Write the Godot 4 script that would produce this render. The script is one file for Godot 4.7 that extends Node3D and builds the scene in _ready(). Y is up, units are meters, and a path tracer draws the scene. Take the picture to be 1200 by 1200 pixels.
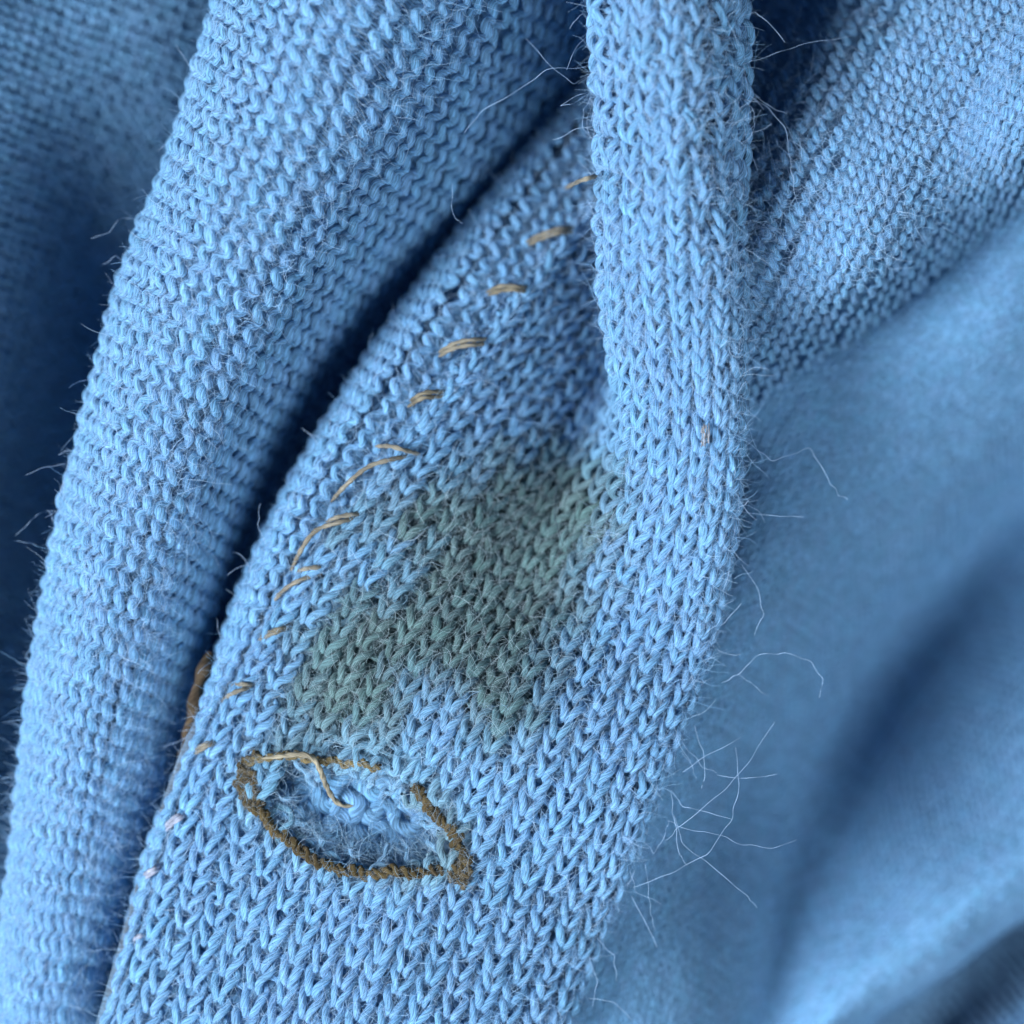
extends Node3D
# A close-up of a mended, moth-holed blue knitted garment lying in folds, seen from above.
# 1 photo pixel is about 0.1 mm in the plane of focus; x is right, z is down the picture, y is up towards the lens.

const PX := 0.0001
const EYE := 0.2
const MM := 0.001

var rng := RandomNumberGenerator.new()
var wob := FastNoiseLite.new()
var blot := FastNoiseLite.new()
var yarn_mat: StandardMaterial3D
var soft_mat: StandardMaterial3D
var thread_mat: StandardMaterial3D
var hair_mat: StandardMaterial3D
var hair_meshes: Array = []
const BLUE := Vector3(0.195, 0.442, 0.745)
const WHITE := Vector3(1, 1, 1)


# ---------------------------------------------------------------- where things are
func at(px: float, py: float, h: float) -> Vector3:      # h in millimetres
	var k := PX * (EYE - h * MM) / EYE
	return Vector3((px - 600.0) * k, h * MM, (py - 600.0) * k)


func seen_at(p: Vector3) -> Vector2:
	var k := EYE / (EYE - p.y) / PX
	return Vector2(p.x * k + 600.0, p.z * k + 600.0)


class Sheet:
	var cols: PackedFloat32Array      # the wale at each column of control points
	var rows: Array = []              # rows of control points, bottom row first
	var heights: PackedFloat32Array   # the course at each row

	# pitch: metres between courses, measured up the middle of the sheet
	func setup(c: Array, r: Array, pitch: float) -> void:
		cols = PackedFloat32Array(c)
		heights.append(0.0)
		for a in r:
			rows.append(PackedVector3Array(a))
			if rows.size() > 1:
				var n: int = a.size()
				var last: PackedVector3Array = rows[rows.size() - 2]
				var gap := 0.0
				for i in n:
					gap += last[i].distance_to(a[i]) / n
				heights.append(heights[heights.size() - 1] + gap / pitch)

	func right() -> int:
		return int(cols[cols.size() - 1])

	func top() -> int:
		return int(heights[heights.size() - 1])

	func point(w: float, v: float) -> Vector3:
		var n := cols.size()
		var i := 0
		while i < n - 2 and cols[i + 1] < w:
			i += 1
		var t := (w - cols[i]) / (cols[i + 1] - cols[i])
		var m := rows.size()
		var j := 0
		while j < m - 2 and heights[j + 1] < v:
			j += 1
		var s := (v - heights[j]) / (heights[j + 1] - heights[j])
		var i0 := maxi(i - 1, 0)
		var i3 := mini(i + 2, n - 1)
		var q: Array[Vector3] = []
		for k in [maxi(j - 1, 0), j, j + 1, mini(j + 2, m - 1)]:
			var r: PackedVector3Array = rows[k]
			q.append(r[i].cubic_interpolate(r[i + 1], r[i0], r[i3], t))
		return q[1].cubic_interpolate(q[2], q[0], q[3], s)

	func normal(w: float, v: float) -> Vector3:
		var a := point(w + 0.25, v) - point(w - 0.25, v)
		var b := point(w, v + 0.25) - point(w, v - 0.25)
		var n := a.cross(b)
		return n.normalized() if n.length_squared() > 0.0 else Vector3.UP


# ---------------------------------------------------------------- mesh building
class Acc:
	var v := PackedVector3Array()
	var n := PackedVector3Array()
	var c := PackedColorArray()
	var uv := PackedVector2Array()
	var idx := PackedInt32Array()

	func mesh(m: Material) -> ArrayMesh:
		var a := []
		a.resize(Mesh.ARRAY_MAX)
		a[Mesh.ARRAY_VERTEX] = v
		a[Mesh.ARRAY_NORMAL] = n
		a[Mesh.ARRAY_COLOR] = c
		a[Mesh.ARRAY_TEX_UV] = uv
		a[Mesh.ARRAY_INDEX] = idx
		var o := ArrayMesh.new()
		o.add_surface_from_arrays(Mesh.PRIMITIVE_TRIANGLES, a)
		o.surface_set_material(0, m)
		return o


# a tube of yarn through pts; ref = which way is out of the cloth, rad = radius, col = linear colour
func tube(acc: Acc, pts: PackedVector3Array, ref: PackedVector3Array, rad: PackedFloat32Array, col: PackedColorArray, sides: int, ply := 0.10, twist := 900.0, plies := 2.0) -> void:
	var m := pts.size()
	if m < 2:
		return
	var ring := sides + 1
	var base := acc.v.size()
	var total := base + m * ring
	acc.v.resize(total)
	acc.n.resize(total)
	acc.c.resize(total)
	acc.uv.resize(total)
	var along := rng.randf() * 0.01
	var at_v := base
	for i in m:
		var p := pts[i]
		var t := (pts[mini(i + 1, m - 1)] - pts[maxi(i - 1, 0)]).normalized()
		if i:
			along += p.distance_to(pts[i - 1])
		var b := t.cross(ref[i])
		if b.length_squared() < 1e-6:
			b = t.cross(Vector3(0.3, 0.2, 0.9))
		b = b.normalized()
		var up := b.cross(t)
		var r := rad[i]
		var turn := along * twist
		for k in ring:
			var f := TAU * k / sides
			var d := up * cos(f) + b * sin(f)
			var a := plies * f - turn
			var rr := r * (1.0 + ply * cos(a))
			acc.v[at_v] = p + d * rr
			if ply > 0.0:
				var e := b * cos(f) - up * sin(f)
				acc.n[at_v] = (d + e * (ply * plies * sin(a) / (1.0 + ply * cos(a)))).normalized()
			else:
				acc.n[at_v] = d
			acc.c[at_v] = col[i]
			acc.uv[at_v] = Vector2(float(k) / sides, along * 130.0)
			at_v += 1
	var q := acc.idx.size()
	acc.idx.resize(q + (m - 1) * sides * 6)
	for i in m - 1:
		for k in sides:
			var a0 := base + i * ring + k
			acc.idx[q] = a0
			acc.idx[q + 1] = a0 + ring
			acc.idx[q + 2] = a0 + 1
			acc.idx[q + 3] = a0 + 1
			acc.idx[q + 4] = a0 + ring
			acc.idx[q + 5] = a0 + ring + 1
			q += 6


func put(called: String, mesh: Mesh, parent: Node, label := "", kind := "") -> MeshInstance3D:
	var o := MeshInstance3D.new()
	o.name = called
	o.mesh = mesh
	if label:
		o.set_meta("label", label)
	if kind:
		o.set_meta("kind", kind)
	parent.add_child(o, true)
	return o


func thing(called: String, label: String, category: String) -> Node3D:
	var o := Node3D.new()
	o.name = called
	o.set_meta("label", label)
	o.set_meta("category", category)
	add_child(o, true)
	return o


func part(called: String, parent: Node, label := "") -> Node3D:
	var o := Node3D.new()
	o.name = called
	if label:
		o.set_meta("label", label)
	parent.add_child(o, true)
	return o


func spline(ctrl: PackedVector3Array, steps: int) -> PackedVector3Array:
	var out := PackedVector3Array()
	var n := ctrl.size()
	for i in n - 1:
		for k in steps:
			out.append(ctrl[i].cubic_interpolate(ctrl[i + 1], ctrl[maxi(i - 1, 0)], ctrl[mini(i + 2, n - 1)], float(k) / steps))
	out.append(ctrl[n - 1])
	return out


# ---------------------------------------------------------------- knitting
# one loop, from the middle of one sinker to the next: wale, course, height out of the face (in wales)
const LOOP := [
	[-0.5, -0.10, -0.22], [-0.28, -0.13, -0.17], [-0.11, 0.09, 0.06], [-0.18, 0.49, 0.21], [-0.32, 0.92, 0.12], [-0.32, 1.25, -0.11],
	[0.0, 1.43, -0.20],
	[0.32, 1.25, -0.11], [0.32, 0.92, 0.12], [0.18, 0.49, 0.21], [0.11, 0.09, 0.06], [0.28, -0.13, -0.17],
]
# the yarn as it shows on the purl side: one wave after another, the legs hidden behind
const ARCH := [
	[-0.5, -0.22, -0.15], [-0.38, -0.15, -0.21], [-0.24, 0.01, -0.25], [-0.09, 0.17, -0.23], [0.04, 0.23, -0.18],
	[0.18, 0.15, -0.14], [0.29, 0.0, -0.12], [0.40, -0.15, -0.12],
]
# and as it lies in slacker cloth, both legs of the arch showing
const PURL := [
	[-0.5, -0.28, -0.20], [-0.33, -0.14, -0.17], [-0.21, 0.16, -0.02], [-0.17, 0.55, 0.14], [-0.25, 0.90, 0.06], [-0.28, 1.18, -0.12],
	[-0.06, 1.44, -0.23],
	[0.22, 1.24, -0.24], [0.27, 0.92, -0.16], [0.19, 0.52, -0.02], [0.17, 0.14, -0.10], [0.28, -0.18, -0.20],
]


# Knits a sheet, every course a yarn_row under parent. opt: wales, courses (ranges), size (metres per wale), face (1 knit side, -1 purl side), sides, steps, radius,
# tint (Callable pixel -> colour factor), skip (Callable pixel -> bool), fuzz (hairs per loop), jitter
func knit(sheet: Sheet, parent: Node, opt: Dictionary) -> Array:
	var size: float = opt.size
	var face: float = opt.get("face", 1.0)
	var sides: int = opt.get("sides", 9)
	var steps: int = opt.get("steps", 2)
	var radius: float = opt.get("radius", 0.18) * size
	var jitter: float = opt.get("jitter", 1.0)
	var mended: bool = opt.get("mended", false)
	var fuzz: float = opt.get("fuzz", 0.0)
	var edge: float = opt.get("edge", 40.0)
	var lean: float = opt.get("lean", 0.0)
	var swing: float = opt.get("swing", 1.0)
	var relief: float = opt.get("relief", 1.0)
	var reach: float = opt.get("reach", 1.0)
	var loop: Array = LOOP if face > 0.0 else PURL if opt.get("slack", false) else ARCH
	var seeds := []                      # places where hairs may grow: [point, outward, along, colour]
	for v in range(opt.courses[0], opt.courses[1]):
		var acc := Acc.new()
		var run := PackedVector3Array()
		var outs := PackedVector3Array()
		var rads := PackedFloat32Array()
		var tones := PackedColorArray()
		for w in range(opt.wales[0], opt.wales[1] + 1):
			var mid := sheet.point(w + 0.5, v + 0.5)
			var px := seen_at(mid)
			var gone: bool = w == opt.wales[1] or px.x < -edge or px.y < -edge or px.x > 1200.0 + edge or px.y > 1200.0 + edge
			gone = gone or px.x < opt.get("from", -1e4)
			if not gone and mended:
				gone = in_hole(px) or in_hole(seen_at(sheet.point(w + 0.5, v + 1.3)))
			if gone:
				if run.size() > 3:
					finish_run(acc, run, outs, rads, tones, sides, steps)
				run.clear()
				outs.clear()
				rads.clear()
				tones.clear()
				continue
			var out := sheet.normal(w + 0.5, v + 0.5)
			var hue := BLUE * (1.0 + rng.randf_range(-0.07, 0.07)) * (WHITE + Vector3(rng.randf_range(-0.06, 0.06), rng.randf_range(-0.02, 0.02), 0.0))
			if mended:
				hue *= panel_tint(px)
			var fat := 1.0 + rng.randf_range(-0.13, 0.13) * jitter
			var wild := jitter
			if mended and px.x > 270.0 and px.x < 580.0 and px.y > 850.0 and px.y < 1060.0:
				wild *= 1.0 + 3.0 * smoothstep(-34.0, -4.0, inside(px, HOLE))
			if mended and px.x > 690.0 and px.y < 300.0:
				wild *= 1.9
			var jx := rng.randf_range(-0.08, 0.08) * wild
			var jy := rng.randf_range(-0.14, 0.14) * wild
			var jz := rng.randf_range(-0.07, 0.07) * wild
			for k in loop.size():
				var c: Array = loop[k]
				var u: float = w + 0.5 + c[0] - lean * c[1] + wob.get_noise_2d(w * 9.0, v * 9.0) * 0.22 * jitter
				var s: float = v + c[1] * swing + wob.get_noise_2d(w * 9.0 + 400.0, v * 9.0) * 0.22 * jitter
				var z: float = c[2] * relief
				if k > 0:
					u += jx + rng.randf_range(-0.04, 0.04) * wild
					s += jy + rng.randf_range(-0.06, 0.06) * wild
					z += jz
				run.append(sheet.point(u, s) + out * (z * size * face))
				outs.append(out)
				var belly := 1.0 + 0.16 * smoothstep(-0.1, 0.2, c[2]) if face > 0 else 1.0 + 0.10 * 2.2 * smoothstep(0.0, -0.26, c[2])
				rads.append(radius * fat * belly)
				tones.append(Color(hue.x, hue.y, hue.z))
			var thick := 1.6 if mended and px.x > 690.0 and px.x < 790.0 and px.y < 480.0 else 1.3 if mended and px.x > 690.0 and px.y < 350.0 else 1.0
			var hairs := int(thick * fuzz * smoothstep(0.3, 0.9, out.y) + rng.randf())
			for k in hairs:
				var c := run.size() - 1 - rng.randi_range(0, loop.size() - 2)
				var beside := out.cross(run[c] - run[c - 1]).normalized() * rng.randfn(0.0, 0.34) * size
				seeds.append([run[c] + beside, out, (run[c] - run[c - 1]).normalized(), hue, reach])
		if acc.v.size():
			put("yarn_row", acc.mesh(yarn_mat), parent)
	if fuzz > 0.0:
		grow_fuzz(seeds, parent)
	return seeds


func finish_run(acc: Acc, run: PackedVector3Array, outs: PackedVector3Array, rads: PackedFloat32Array, tones: PackedColorArray, sides: int, steps: int) -> void:
	var pts := spline(run, steps)
	var n := run.size()
	var o2 := PackedVector3Array()
	var r2 := PackedFloat32Array()
	var c2 := PackedColorArray()
	for i in n - 1:
		for k in steps:
			var t := float(k) / steps
			o2.append(outs[i].lerp(outs[i + 1], t))
			r2.append(lerpf(rads[i], rads[i + 1], t))
			c2.append(tones[i].lerp(tones[i + 1], t))
	o2.append(outs[n - 1])
	r2.append(rads[n - 1])
	c2.append(tones[n - 1])
	tube(acc, pts, o2, r2, c2, sides)


# ---------------------------------------------------------------- hairs
func hair_mesh(length: float, curl: float, thick: float, steps: int) -> ArrayMesh:
	var p := Vector3.ZERO
	var d := Vector3.UP
	var bend := Vector3(rng.randf_range(-1, 1), 0.0, rng.randf_range(-1, 1)).normalized() * curl
	var pts := PackedVector3Array()
	var refs := PackedVector3Array()
	var rad := PackedFloat32Array()
	var col := PackedColorArray()
	for i in steps + 1:
		pts.append(p)
		refs.append(Vector3(0.2, 0.1, 1.0))
		rad.append(thick * (1.0 - 0.6 * i / steps))
		col.append(Color.WHITE)
		d = (d + bend / steps + Vector3(rng.randf_range(-1, 1), rng.randf_range(-1, 1), rng.randf_range(-1, 1)) * 0.7 / sqrt(steps)).normalized()
		if i % 3 == 2:
			bend = bend.rotated(d, rng.randf_range(-1.0, 1.0))
		p += d * length / steps
	var acc := Acc.new()
	tube(acc, pts, refs, rad, col, 3, 0.0)
	return acc.mesh(hair_mat)


func grow_fuzz(seeds: Array, parent: Node) -> void:
	var lots := []
	for k in hair_meshes.size():
		lots.append(PackedFloat32Array())
	for s in seeds:
		var out: Vector3 = s[1]
		var loose := 0.35 if rng.randf() < 0.55 else 1.0
		var dir: Vector3 = (s[2] * rng.randf_range(-1.0, 1.0) * (2.0 if loose < 1.0 else 1.0) + out * rng.randf_range(-0.05, 0.55) * loose * clampf(out.y, 0.0, 1.0) + Vector3(rng.randf_range(-1, 1), rng.randf_range(-1, 1), rng.randf_range(-1, 1)) * 0.75 * loose).normalized()
		var side := dir.cross(Vector3(rng.randf_range(-1, 1), rng.randf_range(-1, 1), rng.randf_range(-1, 1)).normalized()).normalized()
		var third := side.cross(dir)
		var k := rng.randf_range(0.6, 1.35) * float(s[4])
		var o: Vector3 = s[0] + out * (rng.randf_range(0.1, 0.5) * MM)
		var x := side * k
		var y := dir * k
		var z := third * k
		var hue: Vector3 = (s[3] as Vector3).lerp(Vector3(0.62, 0.74, 0.86), rng.randf_range(0.05, 0.55))
		lots[rng.randi_range(14, 17) if rng.randf() < 0.17 and out.y > 0.5 else rng.randi_range(0, 13)].append_array(PackedFloat32Array([x.x, y.x, z.x, o.x, x.y, y.y, z.y, o.y, x.z, y.z, z.z, o.z, hue.x, hue.y, hue.z, 1.0]))
	for k in lots.size():
		var count: int = lots[k].size() / 16
		if count == 0:
			continue
		var m := MultiMesh.new()
		m.transform_format = MultiMesh.TRANSFORM_3D
		m.use_colors = true
		m.mesh = hair_meshes[k]
		m.instance_count = count
		var q: PackedFloat32Array = lots[k]
		for i in count:
			var f := i * 16
			m.set_instance_transform(i, Transform3D(Vector3(q[f], q[f + 4], q[f + 8]), Vector3(q[f + 1], q[f + 5], q[f + 9]), Vector3(q[f + 2], q[f + 6], q[f + 10]), Vector3(q[f + 3], q[f + 7], q[f + 11])))
			m.set_instance_color(i, Color(q[f + 12], q[f + 13], q[f + 14]))
		var o := MultiMeshInstance3D.new()
		o.name = "fuzz"
		o.multimesh = m
		o.material_override = hair_mat
		o.set_meta("kind", "stuff")
		parent.add_child(o, true)


# ---------------------------------------------------------------- added backing sheet under the loops, keeps light from leaking through gaps
func ground(sheet: Sheet, parent: Node, w0: float, w1: float, v0: float, v1: float, drop: float, mended := false, bump := 0.0, from := -1e4) -> void:
	var acc := Acc.new()
	var nw := int((w1 - w0) * 2.0)
	var nv := int((v1 - v0) * 2.0)
	for j in nv + 1:
		for i in nw + 1:
			var w := lerpf(w0, w1, float(i) / nw)
			var v := lerpf(v0, v1, float(j) / nv)
			var n := sheet.normal(w, v)
			var p := sheet.point(w, v) - n * (drop * MM)
			if bump > 0.0:
				p += n * blot.get_noise_3d(p.x * 9000.0, p.y * 9000.0, p.z * 9000.0) * bump * MM
			acc.v.append(p)
			acc.n.append(n)
			var hue := BLUE
			if mended:
				hue *= panel_tint(seen_at(p))
			acc.c.append(Color(hue.x, hue.y, hue.z))
			acc.uv.append(Vector2(w * 0.45, v * 0.11))
	for j in nv:
		for i in nw:
			var a := j * (nw + 1) + i
			if from > -1e3 and seen_at(acc.v[a]).x < from:
				continue
			if mended:
				var mid := (acc.v[a] + acc.v[a + nw + 2]) * 0.5
				if inside(seen_at(mid), HOLE) > -14.0:
					continue
			acc.idx.append_array(PackedInt32Array([a, a + nw + 1, a + 1, a + 1, a + nw + 1, a + nw + 2]))
	put("added_backing", acc.mesh(yarn_mat), parent)


# ---------------------------------------------------------------- stain and hole
var HOLE := PackedVector2Array([Vector2(345, 905), Vector2(400, 893), Vector2(446, 900), Vector2(485, 925), Vector2(508, 952), Vector2(524, 982), Vector2(518, 1000), Vector2(480, 1008), Vector2(430, 1006), Vector2(390, 990), Vector2(352, 965), Vector2(325, 940), Vector2(352, 930)])
var STAIN := PackedVector2Array([Vector2(345, 812), Vector2(372, 745), Vector2(420, 700), Vector2(480, 690), Vector2(500, 650), Vector2(420, 625), Vector2(455, 590), Vector2(540, 565), Vector2(590, 532), Vector2(660, 540), Vector2(712, 560), Vector2(712, 620), Vector2(690, 690), Vector2(655, 775), Vector2(610, 845), Vector2(560, 860), Vector2(530, 800), Vector2(480, 800), Vector2(448, 880), Vector2(385, 882), Vector2(340, 868)])


func inside(p: Vector2, poly: PackedVector2Array) -> float:      # pixels inside the outline, below zero outside it
	var d := 1e9
	for i in poly.size():
		d = minf(d, p.distance_to(Geometry2D.get_closest_point_to_segment(p, poly[i], poly[(i + 1) % poly.size()])))
	return d if Geometry2D.is_point_in_polygon(p, poly) else -d


func in_hole(p: Vector2) -> bool:
	return p.x > 310.0 and p.x < 535.0 and p.y > 880.0 and p.y < 1020.0 and Geometry2D.is_point_in_polygon(p, HOLE)


func panel_tint(p: Vector2) -> Vector3:
	var out := WHITE
	if p.x > 280.0 and p.x < 780.0 and p.y > 480.0 and p.y < 930.0:
		var s := inside(p, STAIN) + blot.get_noise_2d(p.x * 3.0, p.y * 3.0) * 24.0 + rng.randf_range(-16.0, 16.0)
		var k := smoothstep(-58.0, 42.0, s)
		out = out.lerp(Vector3(0.66, 0.52, 0.33) * (1.0 + 0.2 * blot.get_noise_2d(p.x * 2.0 + 900.0, p.y * 2.0)), k)
	if p.x > 230.0 and p.x < 620.0 and p.y > 830.0 and p.y < 1090.0:
		var s := inside(p, HOLE)
		out = out.lerp(Vector3(1.0, 0.95, 0.80), smoothstep(-60.0, -5.0, s) * 0.8)
		if s > -24.0 and p.y > 900.0 + 0.1 * (p.x - 300.0) or s > -24.0 and p.x < 320.0:
			out = out.lerp(Vector3(0.72, 0.33, 0.09), smoothstep(-24.0, -10.0, s + blot.get_noise_2d(p.x * 6.0, p.y * 6.0) * 10.0) * 0.35)
	return out


# ---------------------------------------------------------------- sewing thread
func strand(acc: Acc, ctrl: Array, radius: float, hue: Color, plies := 2.0, ply := 0.22, twist := 5200.0, steps := 6, taper := 0.0) -> void:
	var c := PackedVector3Array()
	for a in ctrl:
		c.append(a)
	var pts := spline(c, steps)
	var refs := PackedVector3Array()
	var rad := PackedFloat32Array()
	var cols := PackedColorArray()
	for i in pts.size():
		refs.append(Vector3.UP)
		var t := float(i) / (pts.size() - 1)
		var f := 1.0 - taper * pow(absf(2.0 * t - 1.0), 6.0)
		rad.append(radius * f)
		cols.append(hue * (1.0 + 0.18 * sin(t * 17.0 + c[0].x * 9000.0)))
	tube(acc, pts, refs, rad, cols, 8, ply, twist, plies)


# ---------------------------------------------------------------- materials
func fibre_image() -> ImageTexture:
	var n := FastNoiseLite.new()
	n.seed = 5
	n.frequency = 0.02
	n.fractal_octaves = 3
	var im := Image.create(128, 256, false, Image.FORMAT_RGB8)
	for y in 256:
		for x in 128:
			# threads of fibre that wind slowly round the yarn: long along it, narrow across it; joined at the seam
			var a := TAU * (x / 128.0 - y / 256.0)
			var k := 0.5 + 0.5 * n.get_noise_3d(cos(a) * 120.0, sin(a) * 120.0, y * 0.55)
			var f := 0.5 + 0.5 * n.get_noise_3d(cos(a) * 260.0 + 700.0, sin(a) * 260.0, y * 0.9)
			var g := clampf(0.5 + (k - 0.5) * 1.6 + (f - 0.5) * 1.5, 0.0, 1.0)
			im.set_pixel(x, y, Color(g, g, g))
	return ImageTexture.create_from_image(im)


func make_materials() -> void:
	var fibre := fibre_image()
	var pale := fibre.get_image()
	for y in pale.get_height():
		for x in pale.get_width():
			var g := 0.62 + 0.42 * pale.get_pixel(x, y).r
			pale.set_pixel(x, y, Color(g, g, g))
	var tone := ImageTexture.create_from_image(pale)
	yarn_mat = StandardMaterial3D.new()
	yarn_mat.vertex_color_use_as_albedo = true
	yarn_mat.albedo_texture = tone
	yarn_mat.roughness = 0.85
	yarn_mat.metallic_specular = 0.3
	yarn_mat.heightmap_enabled = true
	yarn_mat.heightmap_texture = fibre
	yarn_mat.heightmap_scale = 0.016
	yarn_mat.rim_enabled = true
	yarn_mat.rim = 0.15
	yarn_mat.rim_tint = 0.8
	soft_mat = StandardMaterial3D.new()
	soft_mat.vertex_color_use_as_albedo = true
	soft_mat.roughness = 1.0
	soft_mat.metallic_specular = 0.1
	thread_mat = yarn_mat.duplicate()
	thread_mat.heightmap_scale = 0.005
	thread_mat.rim = 0.15
	hair_mat = StandardMaterial3D.new()
	hair_mat.vertex_color_use_as_albedo = true
	hair_mat.roughness = 0.6
	hair_mat.metallic_specular = 0.4


# ---------------------------------------------------------------- the scene
func _ready() -> void:
	rng.seed = 41
	wob.seed = 3
	wob.frequency = 0.012
	blot.seed = 8
	blot.frequency = 0.01

	var cam := Camera3D.new()
	cam.name = "camera"
	cam.position = Vector3(0, EYE, 0)
	cam.rotation_degrees = Vector3(-90, 0, 0)
	cam.near = 0.01
	cam.far = 20.0
	var lens := CameraAttributesPhysical.new()
	lens.frustum_focal_length = 40.0
	lens.frustum_focus_distance = EYE - 0.006
	lens.frustum_near = 0.01
	lens.frustum_far = 20.0
	lens.exposure_aperture = 6.4
	cam.attributes = lens
	cam.fov = rad_to_deg(2.0 * atan(0.06 / EYE))
	add_child(cam)
	cam.current = true
	var we := WorldEnvironment.new()
	we.name = "environment"
	var env := Environment.new()
	env.background_mode = Environment.BG_COLOR
	env.background_color = Color(0.025, 0.05, 0.10).linear_to_srgb()
	env.tonemap_mode = Environment.TONE_MAPPER_LINEAR
	env.tonemap_exposure = 1.0
	env.sdfgi_enabled = true
	env.ssao_enabled = true
	env.ssil_enabled = true
	we.environment = env
	add_child(we)
	var left_lamp := AreaLight3D.new()          # light source out of view to the left, lights the roll and panel
	left_lamp.name = "unseen_left_light"
	left_lamp.area_size = Vector2(0.42, 0.42)
	left_lamp.light_energy = 2.72
	left_lamp.light_color = Color(0.96, 0.98, 1.0)
	left_lamp.shadow_enabled = true
	left_lamp.look_at_from_position(Vector3(-0.72, 0.76, 0.16), Vector3.ZERO, Vector3.UP)
	add_child(left_lamp)

	var fill_lamp := AreaLight3D.new()         # weaker added fill from below right, brightens the cloth beyond the panel
	fill_lamp.name = "added_fill_light"
	fill_lamp.area_size = Vector2(0.7, 0.5)
	fill_lamp.light_energy = 1.1
	fill_lamp.light_color = Color(0.95, 0.98, 1.0)
	fill_lamp.shadow_enabled = true
	fill_lamp.look_at_from_position(Vector3(0.35, 0.75, 0.80), Vector3.ZERO, Vector3.UP)
	add_child(fill_lamp)

	make_materials()
	for k in 14:
		hair_meshes.append(hair_mesh(rng.randf_range(1.1, 3.2) * MM, rng.randf_range(1.2, 4.2), (0.010 + 0.016 * pow(rng.randf(), 2.0)) * MM, 6))

	for k in 4:                           # a few long straight ones
		hair_meshes.append(hair_mesh(rng.randf_range(3.0, 5.5) * MM, rng.randf_range(0.3, 1.4), (0.011 + 0.007 * rng.randf()) * MM, 7))

	build_far_cloth()
	build_garment()


func places(line: Array, over: float) -> Array:
	var out := []
	for q in line:
		out.append(at(q[0], q[1], q[2] + over))
	return out


# the wale at each column, when every wale is one pitch wide on average
func steps_along(rows: Array, pitch: float) -> Array:
	var out := [0.0]
	for i in range(1, rows[0].size()):
		var gap := 0.0
		for r in rows:
			gap += r[i].distance_to(r[i - 1]) / rows.size()
		out.append(out[i - 1] + gap / pitch)
	return out


func rows_of(table: Array) -> Array:
	var out := []
	for r in table:
		var a := []
		for p in r:
			a.append(at(p[0], p[1], p[2]))
		out.append(a)
	return out


func left_depth(px: float, py: float) -> float:
	var wall := smoothstep(70.0, -200.0, px + (py - 500.0) * 0.12)
	return lerpf(-48.0 + 9.0 * sin(py * 0.006 + 1.6), -8.0, wall) + 6.0 * sin(px * 0.013 + py * 0.004)


func build_far_cloth() -> void:
	# left of the roll: drops away from the light, its unseen rise at left shaped to darken it
	var left := thing("far_cloth", "dark out of focus blue knit far below, left of the upright roll", "cloth")
	var s := Sheet.new()
	var sr := []
	for j in 8:
		var row := []
		for i in 6:
			var px := -480.0 + i * 145.0 + j * 60.0
			var py := 1250.0 + i * 55.0 - j * 215.0
			row.append([px, py, left_depth(px, py)])
		sr.append(row)
	s.setup([0, 11, 22, 33, 44, 55], rows_of(sr), 1.4 * MM)
	ground(s, left, 0, 55, 0, s.top(), 0.7)
	knit(s, left, {"wales": [0, 54], "courses": [0, s.top() - 1], "size": 1.3 * MM, "face": -1.0, "sides": 5, "steps": 1, "radius": 0.31, "relief": 0.06, "edge": 30.0})
	# right: a wide valley of cloth
	var right := thing("valley_cloth", "out of focus blue knit sloping into a dark valley right of the mended panel", "cloth")
	var e := Sheet.new()
	e.setup([0, 14, 28, 42, 56, 70], rows_of([
		[[440, 1150, -46], [600, 1270, -14], [760, 1370, -20], [900, 1450, -38], [1000, 1500, -46], [1100, 1560, -70]],
		[[520, 950, -46], [670, 1050, -13], [800, 1130, -19], [890, 1190, -38], [956, 1240, -34], [975, 1275, -66]],
		[[620, 760, -46], [780, 850, -10], [880, 905, -34], [968, 980, -49], [1104, 1090, -34], [1140, 1120, -68]],
		[[720, 540, -46], [880, 630, -16], [985, 705, -36], [1085, 792, -69], [1224, 980, -38], [1275, 1030, -70]],
		[[800, 400, -18], [975, 455, -19], [1110, 545, -34], [1220, 630, -74], [1350, 830, -44], [1430, 890, -72]],
		[[920, 180, -60], [1120, 320, -22], [1260, 390, -34], [1370, 500, -66], [1490, 660, -50], [1580, 730, -72]],
		[[1020, 0, -60], [1220, 190, -22], [1360, 210, -40], [1470, 320, -60], [1590, 480, -50], [1680, 550, -72]],
	]), 1.5 * MM)
	ground(e, right, 0, 70, 0, e.top(), 0.7)
	knit(e, right, {"wales": [0, 69], "courses": [0, e.top() - 1], "size": 1.6 * MM, "face": 1.0, "sides": 5, "steps": 1, "radius": 0.31, "relief": 0.06, "edge": 30.0, "jitter": 0.6})
	var low := thing("lowest_cloth", "blurred pale blue cloth beyond the bottom right fold edge", "cloth")
	var g := Sheet.new()
	var gr := []
	for a in [[840.0, 1290.0], [1000.0, 1165.0], [1160.0, 1040.0], [1320.0, 915.0]]:
		var row := []
		for c in [[-30.0, -125.0], [40.0, -112.0], [100.0, -84.0], [160.0, -54.0], [260.0, -44.0], [420.0, -44.0]]:
			row.append([a[0] + 0.62 * c[0], a[1] + 0.78 * c[0], c[1]])
		gr.append(row)
	g.setup([0, 10, 18, 26, 36, 50], rows_of(gr), 1.5 * MM)
	ground(g, low, 0, 50, 0, g.top(), 0.7)
	knit(g, low, {"wales": [0, 47], "courses": [0, g.top() - 1], "size": 1.6 * MM, "face": -1.0, "sides": 5, "steps": 1, "radius": 0.31, "relief": 0.06, "edge": 30.0})


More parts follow.
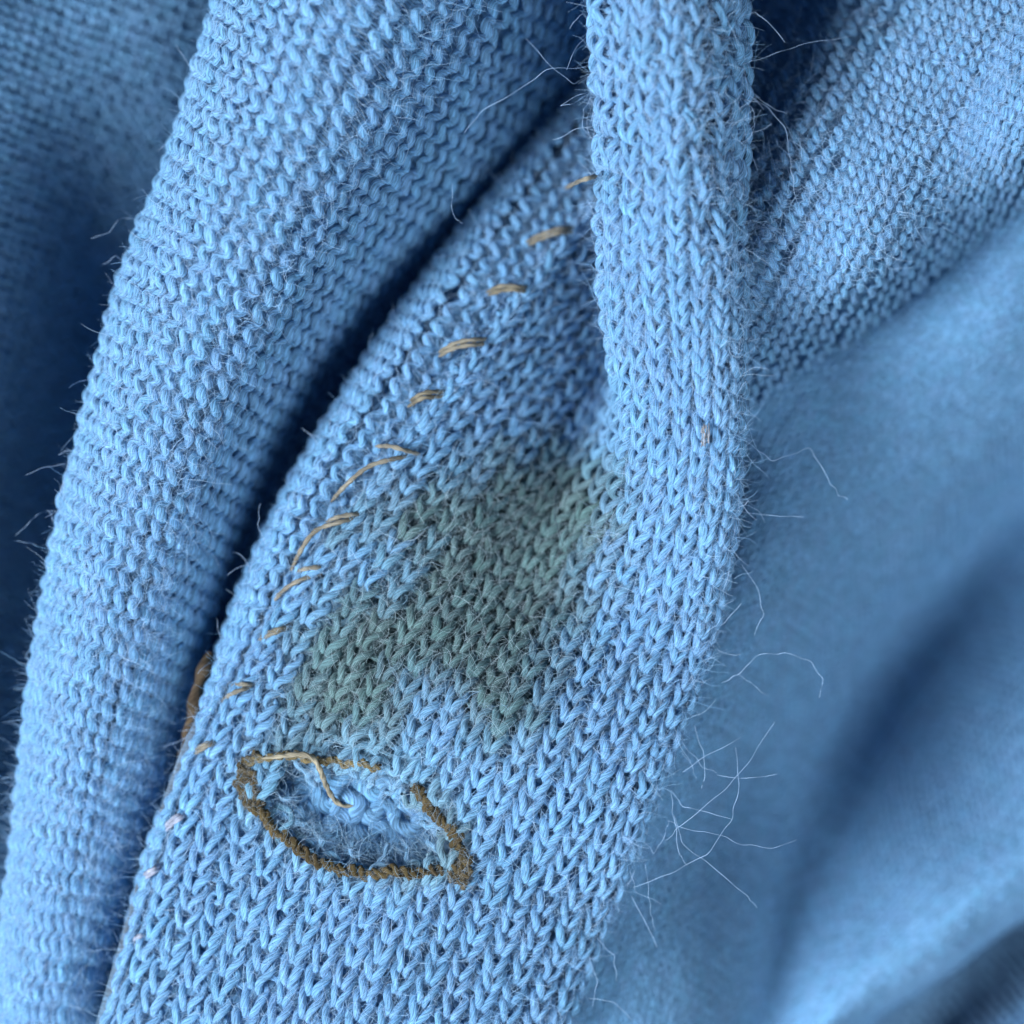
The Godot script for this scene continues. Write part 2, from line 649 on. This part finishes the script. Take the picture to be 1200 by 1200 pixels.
# the fold at the upper right: height by the distance, in pixels, up and left of its ridge
func fold_height(px: float, py: float) -> float:
	var d := (Vector2(px, py) - Vector2(880, 440)).dot(Vector2(-0.618, -0.786))
	var stops := [[-400.0, -300.0], [-60.0, -34.0], [-16.0, -9.0], [0.0, -2.0], [40.0, 2.0], [130.0, 2.5], [230.0, -6.0], [330.0, -22.0], [430.0, -38.0], [560.0, -50.0], [1500.0, -60.0]]
	for i in stops.size() - 1:
		if d < stops[i + 1][0]:
			return lerpf(stops[i][1], stops[i + 1][1], clampf((d - stops[i][0]) / (stops[i + 1][0] - stops[i][0]), 0.0, 1.0))
	return -60.0


func build_garment() -> void:
	var sweater := thing("knitted_garment", "sky blue knitted garment lying in folds with a brown-edged hole and green stain", "sweater")

	# ---- the roll on the left, purl side out
	var roll := part("purl_roll", sweater, "thick rounded fold showing the bumpy purl side")
	var a := Sheet.new()
	var rr := []
	for k in [
		[-8, 1235, 120, 1262, -10], [16, 1010, 172, 1065, -8], [38, 810, 218, 905, -5], [66, 640, 268, 755, -2], [102, 480, 325, 625, 0],
		[146, 320, 405, 480, 2], [200, 175, 495, 352, 4], [248, 20, 605, 225, 5], [290, -130, 705, 75, 5], [330, -290, 805, -80, 5]]:
		var l := Vector2(k[0], k[1])
		var r := Vector2(k[2], k[3])
		var h: float = k[4]
		var row := []
		for c in [[0.015, -16.0], [0.025, -5.0], [0.13, 3.0], [0.30, 7.0], [0.54, 3.0], [0.76, -11.0], [0.95, -32.0], [1.04, -48.0]]:
			var p := l.lerp(r, c[0])
			row.append([p.x, p.y, h + c[1] * (l.distance_to(r) / 330.0 if c[1] > 0.0 else clampf(1.0 - (k[1] - 350.0) / 560.0, 0.3, 1.0))])
		rr.append(row)
	# its courses run up the roll, its wales across it
	var across := []
	for c in range(rr[0].size() - 1, -1, -1):
		var row := []
		for k in rr.size():
			row.append(rr[k][c])
		across.append(row)
	a.setup(steps_along(rows_of(across), 2.55 * MM), rows_of(across), 2.02 * MM)
	ground(a, roll, 0, a.right(), 0, a.top(), 3.0)
	knit(a, roll, {"wales": [0, a.right() - 1], "courses": [0, a.top() - 1], "size": 2.6 * MM, "face": -1.0, "sides": 9, "steps": 3, "radius": 0.19, "fuzz": 48.0})

	# ---- the mended panel with its raised fold on the right, knit side out
	var panel := part("mended_panel", sweater, "smooth knit side with hole, stain and raised fold")
	var b := Sheet.new()
	var pr := []
	# left edge, right edge of the plain rows
	for k in [[125, 1230, 572, 1450], [185, 1030, 640, 1262], [250, 850, 706, 1090], [325, 715, 768, 925], [430, 570, 826, 765]]:
		var row := []
		for c in [[0.0, -1.5], [0.235, 3.0], [0.41, 5.0], [0.53, 6.0], [0.65, 6.5], [0.82, 6.0], [0.965, 3.0], [1.0, -1.0], [0.97, -12.0]]:
			row.append([lerpf(k[0], k[2], c[0]), lerpf(k[1], k[3], c[0]), c[1]])
		pr.append(row)
	for k in 3:                           # lower down, the cloth slopes away to its right edge
		for c in [[3, 5.5], [4, 5.0], [5, 3.0], [6, -1.0], [7, -5.0], [8, -12.0]]:
			pr[k][c[0]][2] = c[1]
	pr[4][0][2] = 0.0
	pr[4][1][2] = -1.5
	pr[4][2][2] = -4.0
	pr[4][3][2] = -3.5
	pr[4][4][2] = -1.0
	pr[4][5][2] = 3.5
	pr[4][6][2] = 3.0
	pr.append([[545, 420, -3], [632, 462, -12], [695, 497, -17], [720, 514, -4], [745, 533, 4], [803, 562, 7], [850, 588, 6], [860, 594, 1], [845, 590, -10]])
	pr.append([[650, 290, -10], [730, 330, -20], [752, 345, -20], [708, 334, 4], [736, 350, 8], [803, 380, 10], [857, 410, 8], [867, 418, 2], [850, 412, -10]])
	pr.append([[760, 150, -20], [790, 170, -23], [775, 178, -18], [708, 176, 5], [732, 188, 11], [800, 210, 14], [858, 237, 8], [867, 243, 2], [850, 240, -10]])
	pr.append([[800, -30, -20], [815, -15, -15], [790, -8, -12], [700, 2, 6], [720, 12, 13], [795, 30, 16], [861, 58, 8], [870, 64, 2], [850, 60, -10]])
	pr.append([[800, -210, -8], [815, -195, -9], [790, -188, -7], [698, -180, 4], [715, -168, 11], [795, -150, 14], [861, -122, 8], [870, -116, 2], [850, -120, -10]])
	b.setup([0, 3.6, 6.3, 8.3, 10.2, 12.8, 15.4, 17.2, 19], rows_of(pr), 2.35 * MM)
	ground(b, panel, 0.1, 19, 0, b.top(), 2.6, true)
	knit(b, panel, {"wales": [0, 19], "courses": [0, b.top() - 1], "size": 2.75 * MM, "face": 1.0, "sides": 10, "steps": 2, "radius": 0.147, "fuzz": 62.0, "jitter": 0.95, "mended": true})

	# ---- the band that is turned back under the panel's sewn edge
	var band := part("turned_band", sweater, "narrow purl band along the sewn edge")
	var d := Sheet.new()
	var dr := []
	for k in [[125, 1230, 122, 1215, -2], [165, 1100, 154, 1097, -2.5], [195, 1000, 180, 993, -2.5], [238, 875, 229, 870, -2.5], [290, 790, 257, 778, -2], [345, 690, 296, 672, -1.5], [412, 600, 344, 570, -1.5], [500, 480, 418, 450, -3.5], [590, 355, 493, 340, -8], [680, 230, 596, 203, -15], [770, 110, 690, 85, -23], [860, -10, 780, -50, -26]]:
		var r := Vector2(k[0], k[1])
		var l := Vector2(k[2], k[3])
		var row := []
		for c in [[1.03, -12.0], [1.0, -6.5], [0.72, -0.5], [0.3, -0.6], [-0.12, -2.5], [-0.25, -5.0]]:
			var p := r.lerp(l, c[0])
			if c[0] < 0.0:
				p += (r - l).normalized() * 14.0
			row.append([p.x, p.y, k[4] + c[1]])
		dr.append(row)
	var bands := []
	for c in range(dr[0].size() - 1, -1, -1):
		var row := []
		for k in dr.size():
			row.append(dr[k][c])
		bands.append(row)
	d.setup(steps_along(rows_of(bands), 2.5 * MM), rows_of(bands), 1.35 * MM)
	ground(d, band, 0, d.right(), 0, d.top(), 1.8)
	knit(d, band, {"wales": [0, d.right() - 1], "courses": [0, d.top() - 1], "size": 2.4 * MM, "face": -1.0, "sides": 8, "steps": 2, "radius": 0.19, "fuzz": 26.0})

	# ---- the purl side of the fold at the upper right
	var back := part("purl_fold", sweater, "purl side of the cloth right of the raised fold")
	var e := Sheet.new()
	var er := []
	for k in 12:
		var row := []
		for n in 11:
			var px := 1040.0 + (n - 4) * 47.0 - (k - 5) * 88.0
			var py := 300.0 - (n - 4) * 88.0 - (k - 5) * 47.0
			row.append([px, py, fold_height(px, py)])
		er.append(row)
	e.setup(steps_along(rows_of(er), 2.95 * MM), rows_of(er), 3.7 * MM)
	ground(e, back, 0, e.right(), 0, e.top(), 2.6, false, 0.0, 815.0)
	knit(e, back, {"wales": [0, e.right() - 1], "courses": [0, e.top() - 1], "swing": 0.85, "from": 815.0, "size": 2.5 * MM, "face": -1.0, "sides": 8, "steps": 3, "radius": 0.15, "fuzz": 24.0})

	# ---- the layer that shows through the hole
	var under := part("under_layer", sweater, "fluffy pale blue layer seen through the hole")
	var f := Sheet.new()
	f.setup([0, 5, 10], rows_of([
		[[220, 1050, -6], [420, 1100, -3], [620, 1170, -6]],
		[[240, 920, -3.5], [430, 960, -0.6], [640, 1030, -5]],
		[[290, 850, -9], [450, 870, -4], [640, 940, -9]],
	]), 2.2 * MM)
	ground(f, under, 0, 10, 0, f.top(), 0.8, false, 0.5)
	knit(f, under, {"wales": [0, 9], "courses": [0, f.top() - 1], "slack": true, "relief": 0.12, "size": 2.8 * MM, "face": -1.0, "sides": 8, "steps": 2, "radius": 0.36, "fuzz": 30.0})
	var seeds := []
	for k in 1500:
		var w := rng.randf_range(1.0, 8.0)
		var v := rng.randf_range(1.0, f.top())
		seeds.append([f.point(w, v), f.normal(w, v), Vector3.RIGHT, BLUE, 0.8])
	grow_fuzz(seeds, under)
	# the torn fibres that stand up along the lower lip of the hole
	var lip := [[352, 968], [380, 988], [410, 1002], [450, 1010], [490, 1010], [520, 1000], [528, 984], [515, 962]]
	var torn := []
	for k in 700:
		var q := rng.randf() * (lip.size() - 1)
		var n := int(q)
		var x := lerpf(lip[n][0], lip[n + 1][0], q - n) + rng.randfn(0.0, 5.0)
		var y := lerpf(lip[n][1], lip[n + 1][1], q - n) - absf(rng.randfn(0.0, 11.0)) + 6.0
		var towards := Vector3(430.0 - x, 0.0, 940.0 - y).normalized() * 0.8 + Vector3(0, -0.15, 0)
		torn.append([at(x, y, 3.2 + rng.randf_range(-1.6, 0.6)), towards.normalized(), towards.normalized(), BLUE * Vector3(0.95, 1.0, 0.9), 1.0])
	grow_fuzz(torn, panel)

	sew(sweater, b)
	strays(sweater)
	lint(sweater)


# height of the panel's face at a pixel, found on its control sheet
func face_at(b: Sheet, px: float, py: float) -> float:
	var best := 1e9
	var h := 0.0
	for i in 20:
		for j in b.top() / 2:
			var p := b.point(i, j * 2.0)
			var q := seen_at(p)
			var dd := q.distance_squared_to(Vector2(px, py)) - p.y * 40000.0
			if dd < best:
				best = dd
				h = p.y
	return h / MM


func sew(sweater: Node3D, b: Sheet) -> void:
	var tan_hue := Color(0.265, 0.245, 0.195)
	var dark_tan := Color(0.21, 0.19, 0.14)
	var pink := Color(0.38, 0.42, 0.54)
	# running stitches along the edge: list of strands, each a list of [pixel x, pixel y, millimetres above the cloth]
	var all := [
		[[[[662, 221, -0.3], [680, 212, 0.6], [700, 206, 0.2]]], tan_hue],
		[[[[618, 288, -0.6], [634, 280, 0.5], [655, 273, 0.8], [676, 272, -0.6]], [[616, 284, -0.6], [634, 275, 0.6], [655, 268, 0.9], [674, 267, -0.6]]], tan_hue],
		[[[[572, 346, -0.6], [590, 340, 0.7], [608, 340, 0.8], [628, 344, -0.6]], [[570, 343, -0.6], [588, 335, 0.7], [608, 336, 0.9], [627, 337, -0.6]]], dark_tan],
		[[[[514, 418, -0.6], [532, 408, 0.6], [556, 404, 0.9], [582, 402, -0.6]], [[514, 413, -0.6], [534, 402, 0.7], [556, 398, 0.9], [578, 397, -0.6]]], tan_hue],
		[[[[478, 477, -0.6], [494, 467, 0.7], [510, 465, 0.7], [528, 463, -0.6]], [[480, 470, -0.6], [496, 461, 0.7], [512, 459, 0.8], [526, 459, -0.6]]], dark_tan],
		[[[[440, 523, -0.4], [458, 523, 1.0], [476, 528, 1.0], [498, 534, -0.6]], [[388, 588, -0.3], [404, 570, 0.6], [430, 548, 1.2], [460, 538, 1.2], [496, 532, -0.6]]], tan_hue],
		[[[[382, 612, -0.5], [396, 606, 0.8], [412, 603, 0.8], [430, 601, -0.6]], [[340, 672, -0.5], [352, 646, 0.6], [370, 622, 0.9], [398, 612, 1.0], [428, 604, -0.6]]], tan_hue],
		[[[[316, 712, -0.6], [332, 692, 0.8], [356, 678, 1.0], [386, 670, -0.6]], [[346, 672, -0.5], [356, 667, 0.7], [370, 665, 0.8], [384, 665, -0.6]]], tan_hue],
		[[[[296, 757, -0.6], [310, 747, 0.7], [326, 740, 0.7], [345, 734, -0.6]], [[300, 752, -0.6], [314, 742, 0.7], [328, 737, 0.8], [343, 731, -0.6]]], dark_tan],
		[[[[258, 824, -0.6], [270, 814, 0.7], [284, 808, 0.7], [298, 803, -0.6]], [[270, 805, -0.6], [280, 802, 0.6], [290, 802, 0.6], [299, 802, -0.6]]], tan_hue],
		[[[[228, 884, -0.6], [238, 877, 0.7], [248, 872, 0.7], [258, 869, -0.6]], [[228, 880, -0.6], [240, 872, 0.7], [257, 867, -0.6]]], tan_hue],
		[[[[194, 974, -0.6], [204, 964, 0.7], [214, 957, 0.7], [224, 952, -0.6]], [[192, 970, -0.6], [206, 957, 0.8], [222, 948, -0.6]]], pink],
		[[[[170, 1030, -0.6], [180, 1022, 0.8], [194, 1016, -0.6]], [[168, 1026, -0.6], [180, 1018, 0.8], [192, 1012, -0.6]]], pink],
		[[[[156, 1102, -0.6], [164, 1097, 0.7], [172, 1094, -0.6]]], pink],
	]
	for k in all.size():
		var acc := Acc.new()
		for line in all[k][0]:
			var on := []
			for q in line:
				on.append(at(q[0], q[1], face_at(b, q[0], q[1]) + (q[2] + 0.4 if q[2] > 0.0 else q[2] * 2.0)))
			strand(acc, on, 0.27 * MM, all[k][1], 2.0, 0.2, 4200.0, 7, 0.65)
		put("running_stitch", acc.mesh(thread_mat), sweater, "pale pinkish thread stitch" if all[k][1] == pink else "")
	# the brown thread worked round the hole: a chain of small twisted loops
	var brown := Color(0.095, 0.070, 0.030)
	var rims := [
		[[300, 880], [286, 898], [280, 920], [290, 938], [303, 950], [318, 968], [338, 986], [358, 1000], [382, 1013], [408, 1020], [432, 1026], [456, 1020], [480, 1024], [506, 1020], [528, 1024], [545, 1030]],
		[[548, 1012], [540, 996], [534, 980], [524, 968], [512, 958], [502, 944], [492, 930], [484, 922]],
		[[292, 906], [298, 928], [306, 945]],
		[[530, 1012], [538, 1022], [542, 1040]],
		[[284, 894], [304, 890], [330, 886], [352, 886], [372, 890], [398, 893], [424, 896], [446, 898]],
		[[281, 902], [292, 898], [285, 915], [297, 911], [288, 928], [300, 926], [296, 940]],
		[[533, 998], [548, 1006], [537, 1017], [550, 1022], [538, 1032], [546, 1038]],
	]
	for k in rims.size():
		var acc := Acc.new()
		var ctrl := []
		for q in rims[k]:
			ctrl.append(at(q[0], q[1], face_at(b, q[0], q[1]) + 0.8 + 0.9 * blot.get_noise_2d(q[0] * 8.0, q[1] * 8.0)))
		var path := spline(PackedVector3Array(ctrl), 12)
		for side in 2:
			var pts := []
			for i in path.size():
				var t := (path[mini(i + 1, path.size() - 1)] - path[maxi(i - 1, 0)]).normalized()
				var across := t.cross(Vector3.UP).normalized()
				var ph := i * 0.62 + side * PI
				var amp := (0.36 if k < 4 else 0.22) * MM
				pts.append(path[i] + across * sin(ph) * amp + Vector3.UP * cos(ph) * amp * 0.8 + across * blot.get_noise_2d(i * 14.0, k * 50.0) * 0.8 * MM + Vector3(rng.randf_range(-1, 1), rng.randf_range(-1, 1), rng.randf_range(-1, 1)) * 0.05 * MM)
			strand(acc, pts, (0.35 if k < 4 or k > 4 else 0.29) * MM, brown if k != 4 else Color(0.19, 0.15, 0.07), 2.0, 0.2, 4200.0, 1, 0.4)
		var frayed := []
		for i in path.size():
			for n in 4:
				var dir := Vector3(rng.randf_range(-1, 1), rng.randf_range(0.0, 0.6), rng.randf_range(-1, 1)).normalized()
				frayed.append([path[i], Vector3.UP, dir, Vector3(0.16, 0.13, 0.075), 0.5])
		var edging := part("hole_edging", sweater, "brown thread round the hole")
		grow_fuzz(frayed, edging)
		put("cord", acc.mesh(thread_mat), edging)
	# snapped ends of the knitting yarn that hang into the hole
	var snapped := part("snapped_yarn", sweater)
	var wisps := []
	for q in [[352, 900, 22, 26], [376, 896, -6, 24], [410, 896, 8, 20], [438, 902, -10, 26], [468, 918, -20, 16], [494, 942, -24, 8], [512, 968, -26, -6], [516, 996, -20, -18], [480, 1008, -6, -22], [446, 1008, 10, -24], [412, 1000, 6, -20], [378, 988, 16, -20], [348, 966, 22, -10], [332, 934, 26, 4]]:
		var h := face_at(b, q[0], q[1])
		var acc := Acc.new()
		var line := []
		for i in 5:
			var t := i / 4.0
			line.append(at(q[0] + q[2] * (t - 0.2) + rng.randf_range(-3, 3), q[1] + q[3] * (t - 0.2) + rng.randf_range(-3, 3), h - 0.4 - 2.2 * t * t))
		var hue := Color(BLUE.x * 1.1, BLUE.y * 1.03, BLUE.z * 0.95)
		strand(acc, line, rng.randf_range(0.30, 0.42) * MM, hue, 2.0, 0.15, 1500.0, 5, 0.75)
		put("yarn_end", acc.mesh(yarn_mat), snapped)
		for k in 90:
			var i := rng.randi_range(0, 3)
			var on: Vector3 = line[i].lerp(line[i + 1], rng.randf())
			var go: Vector3 = (line[i + 1] - line[i]).normalized()
			wisps.append([on, Vector3.UP, go, Vector3(hue.r, hue.g, hue.b), 0.8])
	grow_fuzz(wisps, snapped)
	# the loose tan end that hangs into the hole
	var tail := Acc.new()
	strand(tail, places([[306, 889, 1.4], [330, 886, 1.6], [352, 884, 1.8], [366, 888, 1.6], [375, 902, 0.6], [382, 920, -1.2], [391, 936, -2.6], [402, 944, -3.2], [418, 944, -3.6]], 4.0), 0.3 * MM, Color(0.36, 0.325, 0.24), 2.0, 0.22, 4200.0, 8, 0.85)
	put("thread_tail", tail.mesh(thread_mat), sweater, "loose tan thread end curling into the hole")
	# the brown edge of the seam down in the crease
	var seam := Acc.new()
	strand(seam, places([[247, 766, -7], [234, 800, -5.5], [226, 838, -5.5], [220, 872, -7], [212, 900, -11]], 0.0), 0.8 * MM, Color(0.09, 0.065, 0.04), 2.0, 0.25, 1500.0, 8, 0.3)
	put("seam_thread", seam.mesh(thread_mat), sweater, "dark brown thread down in the crease")


func lint(sweater: Node3D) -> void:
	var acc := Acc.new()
	for k in 6:
		var line := []
		var x := 828.0 + rng.randf_range(-4, 4)
		for i in 5:
			line.append(at(x + rng.randf_range(-3, 3), 498.0 + i * 6.0 + rng.randf_range(-3, 3), 9.6 + rng.randf_range(-0.3, 0.6)))
		strand(acc, line, 0.07 * MM, Color(0.50, 0.50, 0.52), 2.0, 0.0, 0.0, 4, 0.5)
	put("lint_fleck", acc.mesh(thread_mat), sweater, "cream lint caught in the raised fold")


func strays(sweater: Node3D) -> void:
	var lines := [
		# beside the raised fold, upper left
		[[690, 78, 6], [640, 82, 8], [600, 110, 8], [565, 130, 7], [544, 156, 6]],
		[[694, 88, 5], [672, 98, 6], [640, 72, 8], [616, 45, 8]],
		[[698, 104, 5], [676, 112, 7], [657, 124, 7], [670, 122, 8], [694, 108, 6]],
		[[697, 108, 5], [684, 128, 6], [683, 150, 5], [700, 170, 4]],
		[[690, 40, 5], [674, 58, 6], [664, 82, 6]],
		[[530, 215, 3], [529, 240, 4], [534, 256, 4], [542, 262, 4]],
		# right of the raised fold
		[[868, 20, 8], [884, 14, 9], [900, 26, 9], [920, 50, 8]],
		[[870, 76, 8], [900, 66, 9], [940, 52, 8], [998, 42, 6]],
		[[872, 100, 6], [890, 116, 7], [905, 126, 7], [922, 133, 6]],
		[[868, 106, 6], [900, 126, 8], [920, 150, 7], [927, 190, 5], [930, 220, 4], [936, 244, 3]],
		[[862, 178, 6], [880, 160, 7], [892, 128, 6]],
		[[866, 110, 7], [882, 128, 8], [884, 146, 7], [872, 160, 6], [888, 200, 5]],
		[[866, 46, 7], [870, 70, 8], [878, 110, 7], [895, 128, 6]],
		# off the right edge, middle
		[[880, 520, 2], [905, 540, 3], [948, 525, 0], [970, 560, 0], [982, 580, 2], [994, 586, 2]],
		[[868, 660, 2], [888, 690, 3], [895, 720, 2], [884, 745, 1]],
		[[846, 800, 1], [866, 790, 3], [888, 768, 3], [920, 765, 2], [950, 775, 1], [964, 795, 0], [960, 818, 0]],
		[[864, 790, 2], [880, 800, 2], [900, 815, 1]],
		[[866, 600, 2], [905, 604, 3], [942, 606, 2]],
		[[862, 585, 2], [888, 598, 3], [896, 612, 2]],
		# the tuft low on the right edge
		[[742, 1040, 2], [790, 1022, 4], [830, 1000, 4], [858, 960, 3], [866, 920, 3], [862, 876, 2]],
		[[780, 985, 3], [800, 966, 5], [850, 925, 5], [880, 890, 4], [908, 846, 3]],
		[[782, 962, 3], [800, 970, 5], [840, 978, 5], [870, 990, 4], [905, 994, 4], [934, 984, 3]],
		[[790, 955, 3], [800, 988, 4], [840, 1020, 4], [876, 1050, 4], [887, 1064, 3]],
		[[786, 926, 3], [800, 945, 4], [830, 952, 4], [858, 960, 4]],
		[[800, 905, 3], [830, 884, 4], [868, 864, 3]],
		[[814, 850, 2], [824, 880, 3], [826, 910, 3], [822, 924, 3]],
		[[800, 870, 3], [822, 898, 4], [840, 906, 4]],
		[[798, 880, 2], [812, 900, 3], [816, 916, 3]],
		[[840, 908, 3], [870, 912, 3], [911, 907, 3]],
		[[752, 980, 3], [766, 1000, 3], [780, 976, 3], [784, 960, 2]],
		[[738, 1015, 2], [745, 1045, 3], [775, 1060, 3]],
		[[756, 1012, 2], [760, 1040, 3], [762, 1070, 2], [768, 1090, 1]],
		[[740, 1050, 2], [756, 1080, 2], [770, 1110, 0]],
		[[690, 1120, 2], [700, 1150, 1], [694, 1180, 0]],
		[[700, 1100, 2], [720, 1120, 2], [722, 1150, 1]],
		[[690, 1170, 1], [720, 1175, 2], [740, 1195, 1]],
		[[786, 930, 3], [790, 960, 4], [796, 1000, 3], [806, 1014, 3]],
		# left edge of the roll
		[[160, 258, -4], [142, 256, -3], [128, 272, -3], [106, 280, -4]],
		[[150, 310, -4], [136, 300, -3], [120, 310, -4]],
		[[50, 600, -4], [36, 610, -3], [18, 628, -4]],
		[[44, 640, -4], [30, 636, -4], [16, 634, -4]],
		[[305, 590, -2], [302, 615, -1], [312, 640, -1]],
		# a dark hair lying on the stain
		[[652, 566, 8], [650, 606, 8.5], [656, 628, 9], [660, 640, 9]],
	]
	# the longest hairs of the wool, all along the outer edges
	for edge in [[[660, 1190, -2], [705, 1090, -2], [745, 1000, -1], [790, 880, 0], [830, 770, 1], [850, 680, 3], [860, 590, 5]],
		[[860, 590, 5], [866, 420, 8], [866, 240, 8], [870, 60, 8]], [[682, 10, 6], [696, 170, 6], [700, 330, 5]],
		[[250, 30, -2], [200, 180, -2], [146, 320, -2], [95, 480, -2], [60, 620, -2]], [[215, 880, -4], [262, 740, -3], [330, 590, -3], [400, 480, -5]]]:
		var acc := Acc.new()
		for k in 16:
			var q: float = rng.randf() * (edge.size() - 1)
			var n := int(q)
			var f: float = q - n
			var p := at(lerpf(edge[n][0], edge[n + 1][0], f), lerpf(edge[n][1], edge[n + 1][1], f), lerpf(edge[n][2], edge[n + 1][2], f))
			var away := Vector3(rng.randf_range(-1, 1), rng.randf_range(-0.1, 0.5), rng.randf_range(-1, 1)).normalized()
			var swing := Vector3(rng.randf_range(-1, 1), rng.randf_range(-0.3, 0.3), rng.randf_range(-1, 1)) * rng.randf_range(0.1, 0.5)
			var step := rng.randf_range(0.25, 0.85) * MM
			var hair := []
			for i in 7:
				hair.append(p)
				away = (away + swing + Vector3(rng.randf_range(-1, 1), rng.randf_range(-0.5, 0.5), rng.randf_range(-1, 1)) * 0.3).normalized()
				p += away * step
			strand(acc, hair, rng.randf_range(0.012, 0.024) * MM, Color(0.40, 0.55, 0.76), 2.0, 0.0, 0.0, 3, 0.5)
		put("edge_hairs", acc.mesh(hair_mat), sweater, "", "stuff")
	for k in lines.size():
		var acc := Acc.new()
		var hue := Color(0.36, 0.52, 0.74)
		if k == lines.size() - 1:
			hue = Color(0.02, 0.03, 0.06)
		var wavy := []
		for i in lines[k].size():
			var q: Array = lines[k][i]
			wavy.append(q)
			if i < lines[k].size() - 1:
				var z: Array = lines[k][i + 1]
				for f in [0.33, 0.67]:
					wavy.append([lerpf(q[0], z[0], f) + rng.randf_range(-1.2, 1.2), lerpf(q[1], z[1], f) + rng.randf_range(-1.2, 1.2), lerpf(q[2], z[2], f) + rng.randf_range(-0.6, 0.6)])
		strand(acc, places(wavy, 0.0), rng.randf_range(0.013, 0.022) * MM, hue, 2.0, 0.0, 0.0, 8, 0.4)
		put("stray_hair", acc.mesh(hair_mat), sweater)
